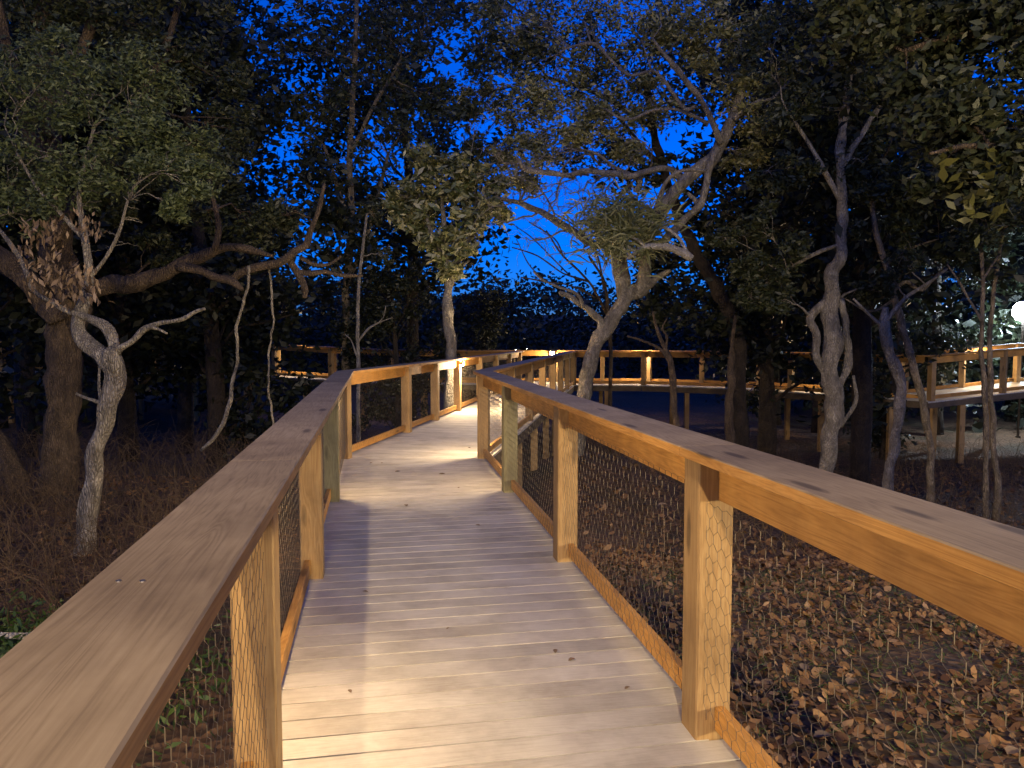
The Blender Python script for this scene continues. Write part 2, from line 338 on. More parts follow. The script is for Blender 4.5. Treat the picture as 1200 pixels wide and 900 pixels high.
PW = 0.138
def railing(name_label, group, legs, side, netting_on=True, mats=None, below=None, capw=None, capsplit=2):
    """legs: list of lists of (x,y,z) near-inner post corners along the inner face; side=+1 outer is to the right of travel.
    Consecutive legs share their corner."""
    p00 = legs[0][0]
    CAPO = (-0.078, 0.142) if capw == 'left' else (-0.05, 0.187)
    root = empty('railing', (p00[0], p00[1], p00[2]), name_label, 'railing', group)
    dirs = [unit(np.array(l[-1][:2]) - np.array(l[0][:2])) for l in legs]
    outs = [np.array((d[1], -d[0]))*side for d in dirs]
    for li, leg in enumerate(legs):
        d, o_ = dirs[li], outs[li]; D = Vector((d[0], d[1], 0)); O = Vector((o_[0], o_[1], 0))
        last = li == len(legs)-1
        posts = leg if last else leg[:-1]
        for k, p in enumerate(posts):
            p = Vector(p); c = p + D*PW/2 + O*PW/2
            mt = M['post']
            if mats and (li, k) in mats: mt = M[mats[(li, k)]]
            jig = random.uniform(-0.003, 0.003)
            bo = board('post', c+Vector((0,0,-0.02)), c+Vector((jig, jig, 1.0615)), PW, PW, mt, root, 0.006, side=D)
        # boards per bay
        for k in range(len(leg)-1):
            a = Vector(leg[k]) + D*(PW+0.001); b_ = Vector(leg[k+1]) - D*0.001
            if k == len(leg)-2 and not last: b_ = Vector(leg[k+1]) - D*0.03 + O*0.0
            off = O*0.094
            board('top_rail', a+off+Vector((0,0,0.983)), b_+off+Vector((0,0,0.983)), 0.038, 0.155, M['pine'], root)
            board('bottom_rail', a+off+Vector((0,0,0.08)), b_+off+Vector((0,0,0.08)), 0.038, 0.09, M['pine'], root)
            if netting_on:
                mo = O*(0.128 if (netting_on == 'outer' or (isinstance(netting_on, dict) and netting_on.get((li,k)) == 'outer')) else 0.03)
                net_obj(a+mo, b_+mo, 0.09, 0.95 if mo.length > 0.1 else 0.905, root)
        # cap, mitred
        def edge_pts(pt, i, at_start):
            e = []
            for off in CAPO:
                oo = outs[i]
                if at_start and i > 0 or (not at_start and i < len(legs)-1):
                    j = i-1 if at_start else i+1
                    bis = unit(outs[i] + outs[j]); s = off / float(bis @ outs[i]); q = np.array(pt[:2]) + bis*s
                else:
                    ext = -0.02 if at_start else PW+0.02
                    q = np.array(pt[:2]) + dirs[i]*ext + oo*off
                e.append(q)
            return e
        idxs = list(range(0, len(leg)-1, capsplit)) + [len(leg)-1]
        for c0, c1 in zip(idxs[:-1], idxs[1:]):
            if c0 == 0: A = edge_pts(leg[0], li, True)
            else: A = [np.array(leg[c0][:2]) + d*(0.07+0.0015) + o_*off for off in CAPO]
            if c1 == len(leg)-1: B = edge_pts(leg[-1], li, False)
            else: B = [np.array(leg[c1][:2]) + d*(0.07-0.0015) + o_*off for off in CAPO]
            z0 = leg[c0][2]; z1 = leg[c1][2]
            org = Vector((*A[0], z0)); X_ = D; Y_ = O; mw = Matrix.Translation(org) @ Matrix((X_, Y_, X_.cross(Y_))).transposed().to_4x4()
            inv = mw.inverted(); mb = MB(); zt = []
            low = [(A[0],z0),(A[1],z0),(B[1],z1),(B[0],z1)]
            cen = sum((Vector((*q, z)) for q, z in low), Vector())/4
            def ins(q, z, t): 
                v_ = Vector((*q, z)); w_ = (cen - v_); w_.z = 0
                # inset only across
                s_ = 1 if w_.dot(O) > 0 else -1
                return v_ + O*s_*t
            rings = [(1.063,0.003),(1.066,0),(1.097,0),(1.101,0.004)]
            vs = []
            for dz, t in rings:
                for q, z in low: vs.append(inv @ (ins(q, z, t) + Vector((0,0,dz))))
            fs = [(3,2,1,0), (12,13,14,15)]
            for r_ in range(3):
                for i in range(4): fs.append((r_*4+i, r_*4+(i+1)%4, r_*4+4+(i+1)%4, r_*4+4+i))
            mb.add(vs, fs); cb = mb.build('cap_board', M['cap'], root, mw); cb.data.materials.append(M['pine'])
            for pi_ in range(1, 10):
                if pi_ != 1: cb.data.polygons[pi_].material_index = 1  # unweathered pine edges; this colour also carries the orange lamplight
    return root

def leg_pts(p0, p1, n_, z0=0, z1=0):
    return [(p0[0]+(p1[0]-p0[0])*i/n_, p0[1]+(p1[1]-p0[1])*i/n_, z0+(z1-z0)*i/n_) for i in range(n_+1)]
def XL(y): return -0.77 - 0.187*(y-2.35)
def XR(y): return 0.686 - 0.172*(y-2.68)
def XL2(y): return XL(9.15) + 0.157*(y-9.15)
def XR2(y): return XR(9.2) + 0.157*(y-9.2)
Ljs = [-2.05, 0.15, 2.35, 4.55, 6.74, 9.15]
Rjs = [-1.9, 0.4, 2.68, 4.89, 7.14, 9.2]
L1 = [(XL(y), y, 0) for y in Ljs]; L2 = [(XL2(y), y, 0) for y in (9.15, 11.75, 13.5, 15.3, 17.6, 19.8, 22.0, 24.1)]
R1 = [(XR(y), y, 0) for y in Rjs]; R2 = [(XR2(y), y, 0) for y in (9.2, 11.4, 13.5, 15.6, 17.7, 19.8, 21.9, 23.9)]
# the corner posts: one at the end of the near leg too
def grp(): return 'wooden railings along the boardwalk'
railing('near left wooden railing with wide cap, its far part turning right beside the pale deck', grp(), [L1, L2], -1,
        {(0,0):'outer',(0,1):'in',(0,2):'outer',(0,3):'outer'}, {(0,4): 'green_lit_post', (0,2): 'post'}, capw='left')
railing('near right wooden railing with netting bays, from the bottom right corner to the bend', grp(), [R1, R2], 1, True, {(0,3): 'post', (0,4): 'green_lit_post'})

# near corner extra post on the left (two posts meet at the bend)
main = empty('boardwalk_deck', (0, 0, 0)); tag(main, kind='structure')
o = 0.155
deck((XL(-6)-o, -6), (XR(-6)+o, -6), (XL(9.15)-o, 9.17), (XR(9.2)+o, 9.22), 0, 0, main)
deck((XL(9.15)-o, 9.17), (XR(9.2)+o, 9.22), (XL2(24.3)-o, 24.3), (XR2(23.9)+o, 24.0), 0, 0, main)
# far walk A / B to the right, C to the left (near edge points and far edge points)
A_near = [(1.95,24.0,0),(4.2,23.9,0),(6.7,22.4,0),(10.1,17.9,0),(14.6,19.3,0.27),(20,20.4,0.45)]
A_far = [(1.5,25.9,0),(4.7,25.7,0),(7.9,23.7,0),(10.6,20.0,0),(14.2,21.0,0.27),(19.7,22.1,0.45)]
for i in range(5):
    deck(A_near[i][:2], A_far[i][:2][:2], A_near[i+1][:2], A_far[i+1][:2], A_near[i][2], A_near[i+1][2], main) if False else \
    deck(A_far[i][:2], A_near[i][:2], A_far[i+1][:2], A_near[i+1][:2], A_near[i][2], A_near[i+1][2], main)
C_near = [(0.1,24.3,0),(-4,24.5,0.02),(-8.2,25.6,0.2),(-15,26.6,0.3),(-24,27.4,0.3)]
C_far = [(0.1,26.1,0),(-4.1,26.2,0.02),(-8.5,27.3,0.2),(-15.2,28.3,0.3),(-24,29.1,0.3)]
for i in range(4):
    deck(C_near[i][:2], C_far[i][:2], C_near[i+1][:2], C_far[i+1][:2], C_near[i][2], C_near[i+1][2], main)
deck((0.1,24.32), (1.95,24.02), (0.1,26.1), (1.5,25.9), 0, 0, main)
# fascia and piles under the deck edges
def edge(pts, side, pile_every=2.2, parent=main, off=0.0):
    for a, b_ in zip(pts[:-1], pts[1:]):
        a = Vector(a); b_ = Vector(b_); d = (b_-a); ln = d.length; d.normalize(); s = Vector((d.y, -d.x, 0)).normalized()*side
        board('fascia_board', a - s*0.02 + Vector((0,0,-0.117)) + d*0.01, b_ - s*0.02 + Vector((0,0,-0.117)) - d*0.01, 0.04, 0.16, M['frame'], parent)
        k = max(1, round(ln/pile_every))
        for i in range(k):
            p = a + d*(ln*(i+0.5)/k) - s*0.11
            zg = gz(p.x, p.y) - 0.1
            board('support_pile', (p.x, p.y, zg), (p.x, p.y, p.z-0.036), PW, PW, M['post'], parent, 0.006)
edge([(XL(-6)-o, -6, 0), (XL(9.15)-o, 9.17, 0), (XL2(24.3)-o, 24.3, 0)], -1)
edge([(XR(-6)+o, -6, 0), (XR(9.2)+o, 9.22, 0), (XR2(23.9)+o, 24.0, 0)], 1)
edge(A_near, 1); edge(A_far, -1); edge(C_near, -1); edge(C_far, 1)
# far railings
def rail_along(pts, side, inset, label, spacing=2.0, ext=None):
    legs = []; P2 = [np.array(p[:2]) for p in pts]
    q = []
    for i, p in enumerate(P2):
        ds = []
        if i > 0: ds.append(unit(P2[i]-P2[i-1]))
        if i < len(P2)-1: ds.append(unit(P2[i+1]-P2[i]))
        ns = [np.array((d[1], -d[0]))*side for d in ds]; bis = unit(sum(ns)); q.append(p - bis*inset/float(bis@ns[0]))
    for i in range(len(pts)-1):
        ln = np.linalg.norm(q[i+1]-q[i]); k = max(1, round(ln/spacing))
        legs.append(leg_pts(q[i], q[i+1], k, pts[i][2], pts[i+1][2]))
    return railing(label, grp(), legs, side, False)
rail_along(A_near[0:], 1, 0.155, 'dim front railing of the far walkway crossing right behind the tree trunks')
rail_along([(1.5,25.9,0)]+A_far[1:], -1, 0.155, 'rear railing of the far right walkway, behind the glowing deck strip')
rail_along(C_near, -1, 0.155, 'dim front railing of the far walkway leading away to the left')
rail_along([(1.45,25.93,0)] + C_far, 1, 0.155, 'rear railing of the far left walkway with amber lit posts')

# cap screws near the camera
scr = [at(140,716,1.195), at(168,716,1.195)]
capobj = [ob for ob in col.objects if ob.name.startswith('cap_board')][0]
for s_ in scr:
    mb = MB(); mb.prism([(s_.x+0.0045*math.cos(t*math.pi/4), s_.y+0.0045*math.sin(t*math.pi/4)) for t in range(8)], 1.1, 1.1035)
    mb.build('screw', M['steel'], capobj.parent)

# ------------------------------------------------------------------ rail lights
def rail_light(p, facing, label, power=14, colr=(1.0,0.74,0.46), sc=1.0, rad=0.03):
    """bronze downlight with amber lens; p = centre, facing = horizontal outward normal from the post face"""
    root = empty('rail_light', p, label, 'rail light', 'amber rail lights on the boardwalk')
    f = Vector(facing).normalized(); s = Vector((f.y, -f.x, 0)); mw = Matrix.Translation(p) @ Matrix((s, f, Vector((0,0,1)))).transposed().to_4x4() @ Matrix.Diagonal((sc,sc,sc,1))
    mb = MB()
    mb.box(-0.035, 0.035, -0.03, -0.022, -0.045, 0.045)          # back plate
    mb.add([(-0.035,-0.022,0.04),(0.035,-0.022,0.04),(0.035,0.03,0.018),(-0.035,0.03,0.018),(-0.035,-0.022,0.03),(0.035,-0.022,0.03),(0.035,0.03,0.008),(-0.035,0.03,0.008)],
           [(0,1,2,3),(7,6,5,4),(0,4,5,1),(1,5,6,2),(2,6,7,3),(3,7,4,0)])
    for sx in (-1, 1): mb.box(min(sx*0.035, sx*0.031), max(sx*0.035, sx*0.031), -0.0219, 0.02, -0.02, 0.012)
    mb.build('housing', M['bronze'], root, mw)
    lb = MB(); lb.box(-0.028, 0.028, -0.021, 0.012, -0.03, 0.006); lb.build('lens', M['amber'], root, mw)
    ld = bpy.data.lights.new('lamp', 'POINT'); ld.energy = power; ld.color = colr; ld.shadow_soft_size = rad
    lo = bpy.data.objects.new('lamp', ld); col.objects.link(lo); lo.location = Vector(p) + f*(0.05 if sc == 1 else 0.07*sc) + Vector((0,0,-0.045*sc)); setpar(lo, root)
    return root
dL = Vector((-0.184, 0.983, 0)); oL = Vector((-0.983, -0.184, 0))
def on_far_face(x, y, z, d, o_): return Vector((x, y, z)) + d*(PW+0.031) + o_*0.07
W = 25.0
rail_light(on_far_face(XL(0.15), 0.15, 0.86, dL, oL), dL, 'rail light on the left railing beside the camera, outside the frame', W*0.3)
rail_light(on_far_face(XL(2.35), 2.35, 0.86, dL, oL), dL, 'rail light hidden on the back of the nearest left post', W*0.7)
d2 = Vector((0.155,0.988,0)); n2 = Vector((0.988,-0.155,0))
d2_ = Vector((0.155,0.988,0)); rail_light(on_far_face(XR(9.2), 9.2, 0.86, d2_, Vector((0.988,-0.155,0))), d2_, 'rail light hidden on the back of the right post at the bend', W*1.3)
rail_light(on_far_face(XL(6.74), 6.74, 0.86, dL, oL), dL, 'unseen rail light added on the back of the third left post to lift the deck', W*0.4)  # lamp added to lift the middle of the deck
rail_light(on_far_face(XR(7.14), 7.14, 0.86, Vector((-0.17,0.985,0)), Vector((0.985,0.17,0))), Vector((-0.17,0.985,0)), 'unseen rail light added on the back of the third right post to brighten the deck', W*0.35)  # another unseen lamp, added to brighten the mid deck
rail_light(Vector((XL2(15.3), 15.3, 1.0)) + n2*0.031 + d2*0.07, n2, 'glowing amber rail light on the left railing at the narrow end of the deck', W*3.0, sc=1.9)
rail_light(at(647,413,25.6), (-0.1,-1,0), 'glowing amber rail light at the far junction left of the leaning oak', W*1.6, sc=2.4)
rail_light(at(862,412,22.55), (-0.5,-0.8,0), 'tiny glowing rail light on the far right walkway railing', W*0.9, sc=1.8)
for (x, y, z, fx, fy, lab) in [(9.2,21.6,0.97,-0.6,-0.8,'rail light on the far right walkway behind the twin trunks'),(13,20.55,1.1,0.3,-1,'rail light on the rear railing at the right edge of the picture'),
                          (4.3,25.5,0.95,0,-1,'rail light on the far walkway just right of the leaning oak'),(-7.6,26.9,1.1,0,-1,'rail light on the far left walkway behind the left railing cap')]:
    rail_light(Vector((x,y,z)), (fx,fy,0), lab, W*1.6)

# path light to the right behind the camera: a low lantern on its own post
def lantern(x, y, ztop, label, lens, name='path_light', grp_=None, gr=0.05):
    zg = gz(x, y); root = empty(name, (x, y, zg), label, 'lamp post', grp_)
    mb = MB(); mb.tube([(x,y,zg-0.1),(x,y,zg+0.05),(x,y,zg+0.05),(x,y,ztop-gr*(2 if gr < 0.1 else 0.95))], [0.07,0.07,0.035,0.035], 12); mb.build('pole', M['bronze'], root, smooth=False)
    mb = MB(); mb.tube([(x,y,ztop+gr*2),(x,y,ztop+gr*2.6),(x,y,ztop+gr*3)] if gr < 0.1 else [(x,y,ztop+gr*0.97),(x,y,ztop+gr*1.05),(x,y,ztop+gr*1.15)], [0.13,0.1,0.02], 12); 
    mb.build('lamp_shade', M['bronze'], root)
    mb = MB(); mb.tube([(x,y,ztop-gr*2),(x,y,ztop-gr*1.6),(x,y,ztop-gr),(x,y,ztop),(x,y,ztop+gr),(x,y,ztop+gr*1.6),(x,y,ztop+gr*2)] if gr < 0.1 else [(x,y,ztop+gr*math.sin(a_)) for a_ in (-1.3,-0.9,-0.45,0,0.45,0.9,1.3)], [gr*0.6,gr*0.9,gr,gr,gr,gr*0.9,gr*0.8] if gr < 0.1 else [gr*math.cos(a_) for a_ in (-1.3,-0.9,-0.45,0,0.45,0.9,1.3)], 16); mb.build('lens', lens, root)
    return root
def emis(name, c, s):
    return simple(name, (0.9,0.9,0.9), 0.4, 0, c, s)
lantern(5.6, -0.9, 0.98, 'low path light right of the camera, outside the frame', emis('warm_lantern', (1.0,0.78,0.46), 2600))
# cool white park lamp seen through the leaves at the right edge
p = at(1199, 365, 23)
lantern(p.x, p.y, p.z, 'cool white park lamp shining through the trees at the right edge', emis('park_lamp', (0.66,0.82,1.0), 150), 'park_lamp', None, 0.3)
# tall warm park lamp behind the camera lighting tree fronts and rail tops
lantern(-0.1, -4.2, 4.6, 'tall park lamp behind the camera, outside the frame', emis('park_lamp_warm', (1.0,0.75,0.47), 4200), 'park_lamp')
# tiny far lamps; three at the left are glows added for lit decking
for i, (px, py, Y, lab) in enumerate([(604,409,58,'tiny white far lamp above the middle of the far railing, leftmost of three'),(611,407.5,60,'tiny white far lamp above the middle of the far railing, between two others'),(617,409,59,'tiny white far lamp above the middle of the far railing, rightmost of three'),
        (171,431,44,'tiny pale glow added for lit decking, seen between the pale trunk and the vine'),(192,432,45,'tiny pale glow added for lit decking, just left of the orange one in the dark wood'),(223,429,44,'tiny orange glow added for lit decking, in the dark wood left of the vine'),(30,420,45,'tiny pale far light left of the thick brown trunk')]):
    q = at(px, py, Y); root = empty('far_lamp', (q.x, q.y, gz(q.x, q.y)), lab, 'lamp post', 'far lamps in the dark wood')
    mb = MB(); mb.tube([(q.x,q.y,gz(q.x,q.y)-0.1),(q.x,q.y,q.z-0.1)], [0.05,0.04], 8); mb.build('pole', M['bronze'], root)
    mb = MB(); r_ = 0.075; mb.tube([(q.x,q.y,q.z-r_),(q.x,q.y,q.z-r_*0.5),(q.x,q.y,q.z+r_*0.5),(q.x,q.y,q.z+r_)], [r_*0.4,r_,r_,r_*0.4], 8); mb.build('lens', M['far_lens'], root)

# ------------------------------------------------------------------ trees
WORLD_TW = 0
def limb(pts, Y=None, dY=None):
    """[(px,py,width px[,Y])] -> smoothed (x,y,z,r)"""
    out = []
    for i, p in enumerate(pts):
        y = p[3] if len(p) > 3 else Y + (dY*i/(len(pts)-1) if dY else 0)
        w = at(p[0], p[1], y); out.append((w.x, w.y, w.z, p[2]*y/F/2*0.88))
    return out
class Tree:
    def __init__(s, name, base, label, cat='tree', group=None, seed=1, barkm='bark'):
        s.root = empty(name, base, label, cat, group); s.mb = MB(); s.nodes = []; s.seed = seed; s.rnd = random.Random(seed); s.bark = M[barkm]; s.r = np.random.default_rng(seed); s.ctr = []; s.sig = []
    def limb(s, pts, Y=None, dY=None, k=10, lump=0.22, per=5, node=True):
        L_ = smooth_line(limb(pts, Y, dY), per)
        jit = 0.0
        P = []; Rr = []
        for i, q in enumerate(L_):
            r_ = max(float(q[3]), 0.003); v = Vector(q[:3])
            if 0 < i < len(L_)-1:
                v += Vector(noise.noise_vector(v*3.0 + Vector((s.seed,0,0))))*min(r_*0.6, 0.06)
            P.append(v); Rr.append(r_*(1+0.18*noise.noise(v*4)))
        s.mb.tube(P, Rr, k, lump, s.seed)
        if node: s.nodes += list(zip(P, Rr))
        return P
    def root_flare(s): pass
    def twig(s, a, b, r0, seg=5, wob=0.16, k=4):
        a = Vector(a); b = Vector(b); ln = (b-a).length; P = []; Rr = []
        o = Vector((s.rnd.uniform(-1,1), s.rnd.uniform(-1,1), s.rnd.uniform(-0.3,1)))*ln*wob
        for i in range(seg+1):
            t = i/seg; v = a.lerp(b, t) + o*math.sin(t*math.pi)
            if 0 < i < seg: v += Vector((s.rnd.uniform(-1,1), s.rnd.uniform(-1,1), s.rnd.uniform(-1,1)))*ln*0.045
            P.append(v); Rr.append(r0*(1-0.75*t))
        s.mb.tube(P, Rr, k)
        return P
    def nearest(s, c):
        best = min(s.nodes, key=lambda n_: (n_[0]-c).length + 0.4*max(0, n_[0].z - c.z))
        return best
    def clump(s, px, py, rpx, Y, sub=6, squash=0.75, twr=0.012, bare=2, depth=1.0):
        """a leaf mass: sub clumps joined to the nearest limb by twigs"""
        c = at(px, py, Y); rr = rpx*Y/F
        a = s.nearest(c); hub = s.twig(a[0], c, min(a[1]*0.6, twr*2.2), 6)
        for i in range(sub):
            v = s.r.normal(size=3); v /= np.linalg.norm(v); v *= rr*(0.35+0.65*s.r.random()**0.6); v[2] *= squash; v[1] *= depth
            q = c + Vector(v); s.ctr.append(tuple(q)); sg = rr*s.r.uniform(0.14,0.3)
            s.sig.append((sg, sg, sg*0.7))
            s.twig(hub[s.rnd.randint(3,6)], q, twr*0.7, 4)
            for b_ in range(bare):
                w = Vector(s.r.normal(size=3))*rr*0.28
                s.twig(q, q+w, twr*0.35, 3, 0.2, 3)
    def finish(s, nleaf, size, mat, aspect=0.36, droop=0.2, extra=None):
        s.mb.build('trunk', s.bark, s.root, smooth=True)
        if s.ctr and nleaf:
            V = leaves(nleaf, np.array(s.ctr), np.array(s.sig), size, aspect, droop, seed=s.seed)
            np_mesh('crown', V, 4, M[mat], s.root)
        return s.root
def base_at(px, py, Y):
    w = at(px, py, Y); return (w.x, w.y, gz(w.x, w.y))
def bpt(px, Y):
    """pixel row where the ground lies under px at distance Y"""
    w = at(px, 450, Y); z = gz(w.x, Y) - 0.12
    lo, hi = 200, 3000
    for _ in range(40):
        m_ = (lo+hi)/2
        if at(px, m_, Y).z > z: lo = m_
        else: hi = m_
    return lo

# T1 leaning oak
t = Tree('oak_tree', base_at(682,520,15.0), 'lamp lit leaning oak with forked branches, just right of the deck bend', 'tree', None, 11, 'pale_bark')
Y = 15.0
t.limb([(672,bpt(672,Y),32),(679,500,21.0),(685,460,18.5),(695,412,18.5),(711,385,19.3),(732,352,21.0),(750,338,18.5)], Y)
t.limb([(745,345,20.2),(755,330,18.5),(755,300,16.8),(765,262,16.8),(792,224,18.5),(820,200,16.8),(845,170,15.1),(860,135,11.8),(870,95,8.5),(868,50,4.8)], Y, -0.8)
t.limb([(735,350,21.8),(728,330,20.2),(726,305,18.5),(727,280,15.1),(735,255,8.4),(742,230,4.8)], Y, 0.5)
t.limb([(775,285,10.9),(790,268,10.9),(815,245,10.1),(822,238,10.1),(829,215,8.4),(833,188,8.5),(842,172,7.6)], Y-0.5, -0.2)
t.limb([(820,240,8.5),(812,232,5.7),(806,227,4.8)], Y-0.4)
t.limb([(727,292,12.6),(705,288,10.1),(690,285,9.2),(670,270,9.2),(650,258,9.2),(632,248,8.4),(608,238,7.6),(585,232,4.8),(560,235,2.8)], Y, 0.8)
t.limb([(800,215,8.4),(790,200,8.5),(775,196,7.6),(760,200,7.6),(742,206,7.6),(715,204,8.5),(690,200,6.6),(665,205,5.7),(640,202,6.6),(618,200,5.7),(606,185,3.8)], Y-0.2, -1.0)
t.limb([(765,262,7.6),(772,235,6.6),(780,215,5.7),(800,200,4.8),(828,200,3.8)], Y-0.6, -0.7)
t.limb([(845,168,8.5),(828,130,7.6),(812,105,7.6),(792,80,6.6),(778,62,4.8),(765,45,2.8)], Y-0.7, -0.6)
t.limb([(815,125,5.7),(800,125,4.8),(770,85,3.8),(740,88,3.8),(715,70,3.8),(698,52,4.8),(670,55,2.8),(655,62,1.9)], Y-0.8, -0.2)
t.limb([(830,145,5.7),(800,130,4.8),(770,128,3.8),(735,140,3.8),(710,128,2.8)], Y-0.7, 0.5)
t.limb([(860,140,6.6),(885,120,5.7),(905,115,3.8),(925,95,2.8)], Y-0.8)
t.limb([(704,388,10.9),(702,375,10.1),(690,364,8.4),(673,352,7.6),(660,345,7.6),(657,343,5.7)], Y, -0.5)
t.limb([(684,360,5.7),(678,347,4.8),(665,340,3.8),(650,334,2.8),(635,327,2.8),(625,318,1.9)], Y-0.3, -0.3)
t.limb([(752,340,10.1),(763,333,8.4),(770,326,8.5),(780,320,6.6),(785,317,3.8)], Y, -0.4)
t.limb([(745,225,6.6),(748,210,5.7),(720,195,3.8),(700,180,3.8),(680,175,2.8)], Y-0.2,-0.4)
for i, (a, b_) in enumerate([((690,205),(640,260)),((715,204),(680,245)),((665,203),(625,265)),((640,202),(600,215)),((650,258),(600,200)),((670,270),(610,280)),((632,248),(570,260)),((700,190),(640,170)),((742,206),(720,240)),
                          ((760,200),(740,160)),((618,200),(575,180)),((608,238),(560,255)),((690,285),(640,300)),((655,260),(700,230)),((700,180),(660,215)),((680,175),(625,190)),((605,238),(650,225)),((720,200),(690,240)),((735,206),(700,232))]):
    p0 = at(*a, Y-0.5+0.05*i); p1 = at(*b_, Y-1.1+0.15*(i%7)); L_ = t.twig(p0, p1, 0.024, 8, 0.22, 5)
    for q in range(5):
        v = L_[t.rnd.randint(2,8)]; L2_ = t.twig(v, v+Vector((t.rnd.uniform(-.65,.3), t.rnd.uniform(-.4,.4), t.rnd.uniform(-.45,.45))), 0.011, 5, 0.25, 3)
        for q2 in range(3):
            v = L2_[t.rnd.randint(1,5)]; t.twig(v, v+Vector((t.rnd.uniform(-.36,.2), t.rnd.uniform(-.3,.3), t.rnd.uniform(-.3,.3))), 0.006, 4, 0.25, 3)
for (px, py, rp, y) in [(598,55,42,16.94),(640,28,46,15.82),(690,35,46,15.18),(655,85,42,15.34),(700,95,42,16.14),(745,40,44,14.86),(620,125,40,16.30),(668,140,42,15.18),(715,140,34,15.34),(600,175,28,16.94),(640,165,32,15.82),
                        (790,25,42,14.70),(830,60,36,14.54),(868,95,36,14.38),(890,140,34,14.38),(905,100,34,14.86),(855,20,46,14.54),(765,110,34,15.18),(620,205,28,15.66),(870,185,24,14.86),(560,120,26,17.10),(580,20,34,17.10),(600,-20,50,16.30),(680,-25,50,15.82),(770,-30,50,15.18),(735,180,20,15.18)]:
    t.clump(px, py, rp, y, 9, 0.8, 0.014, 3)
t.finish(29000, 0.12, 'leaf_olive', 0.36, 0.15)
# its tuft of long strap leaves and the broken bare branch
def tuft(name, root, px, py, Y, n_, ln, mat, w=0.012, seed=3, spread=(60,40), par=True):
    r = random.Random(seed); mb = MB()
    for i in range(n_):
        c = at(px + r.gauss(0, spread[0]*0.4), py + r.gauss(0, spread[1]*0.4), Y + r.gauss(0, 0.2))
        d = Vector((r.gauss(0,1), r.gauss(0,0.8), r.gauss(0.4,0.6))).normalized(); s_ = d.cross(Vector((r.random(), r.random(), r.random()))).normalized()*w/2
        L_ = ln*r.uniform(0.5,1.2); a = c; b_ = c + d*L_*0.5; e = c + d*L_ + Vector((0,0,-0.25*L_))
        mb.add([a-s_*0.6, a+s_*0.6, b_-s_, b_+s_, e], [(0,1,3,2),(2,3,4)])
    return mb.build(name, M[mat], root)
tuft('strap_leaves', t.root, 730, 268, 14.2, 1700, 0.42, 'leaf_strap', 0.034, 5, (64, 46))
mbx = MB()
for pts in ([(811,303,10),(800,296,11),(785,290,10),(770,288,9),(757,289,7),(745,296,6),(735,303,4)], [(806,297,5),(798,282,4),(785,270,4),(772,264,3),(758,258,2)], [(757,289,6),(745,280,4),(735,277,3)], [(745,296,4),(738,290,3),(728,283,2)], [(740,300,4),(732,292,3),(722,278,2)]):
    L_ = smooth_line(limb(pts, 14.0, 0.0), 4); mbx.tube([q[:3] for q in L_], [max(0.004, q[3]) for q in L_], 7, 0.3, 3)
bb = mbx.build('broken_branch', M['dry_wood'], None, smooth=True); setpar(bb, t.root)
bb['label'] = 'pale broken bare branch'

# T2 pale forked tree on the left
t = Tree('small_tree', base_at(100,640,7.0), 'slim pale forked tree with bare bright twigs, just right of the thick brown trunk', 'tree', None, 21, 'pale_bark'); Y = 7.0
t.limb([(94,bpt(94,Y),30),(101,630,24),(107,580,23),(114,530,23),(124,490,24),(134,455,26),(137,430,27),(134,415,24)], Y)
t.limb([(138,428,13),(136,411,13),(124,384,13),(107,373,12),(92,368,9),(78,364,7),(58,353,6),(40,341,6),(31,319,6),(17,293,6),(-2,268,5),(-20,250,4)], Y, 0.6)
t.limb([(130,432,22),(120,415,20),(104,400,20),(95,384,18),(95,366,16),(101,342,14),(104,310,12),(99,275,9),(92,230,7),(100,190,5),(110,150,4)], Y, 0.7)
t.limb([(138,415,8),(143,408,8),(156,400,8),(168,387,8),(188,379,7),(200,377,6),(214,374,6),(228,366,5),(240,362,4)], Y, -0.3)
t.limb([(178,384,5),(186,386,4),(196,391,3)], Y-0.2)
t.limb([(122,475,6),(112,470,5),(100,466,4),(89,461,3)], Y)
t.limb([(101,330,6),(125,300,5),(140,270,4),(150,235,3)], Y+0.4)
t.limb([(99,280,6),(70,250,5),(40,215,4),(20,180,3)], Y+0.5)
t.limb([(118,475,4),(116,450,4),(117,420,3),(115,405,2)], Y+0.2, 0.3)
for (px, py, rp, y) in [(30,110,50,7.8),(60,180,46,7.6),(110,110,46,7.7),(110,190,44,7.4),(160,150,40,7.6),(10,200,46,7.8),(190,200,32,7.5),(230,210,28,7.4),(225,170,32,7.8),(150,80,40,8),(80,60,40,8.2),(210,240,20,7.4),(15,60,50,8.3),(70,230,34,7.6),(175,110,36,8),(20,250,30,7.8)]:
    t.clump(px, py, rp, y, 8, 0.8, 0.008, 3)
for i in range(26):
    v = at(t.rnd.uniform(90,170), t.rnd.uniform(205,300), 7.5); a = t.nearest(v); t.twig(a[0], v, 0.007, 6, 0.2, 3)
t.finish(24000, 0.062, 'leaf_green', 0.34, 0.25)
# hanging dead leaves
r = np.random.default_rng(5); ctr = []; sg = []
for (px, py) in [(35,283),(28,300),(45,310),(52,320),(60,300),(70,318),(80,330),(88,318),(72,338),(62,345),(35,268),(50,275),(105,322),(100,335),(98,262),(108,272),(60,270),(90,345),(68,355),(110,345),(40,330)]:
    ctr.append(tuple(at(px, py, 7.1))); sg.append((0.05,0.08,0.06))
V = leaves(430, np.array(ctr), np.array(sg), 0.085, 0.36, 2.4, seed=9)
o_ = np_mesh('hanging_dead_leaves', V, 4, M['leaf_dead'], t.root); o_['label'] = 'bunch of brown hanging dead leaves'

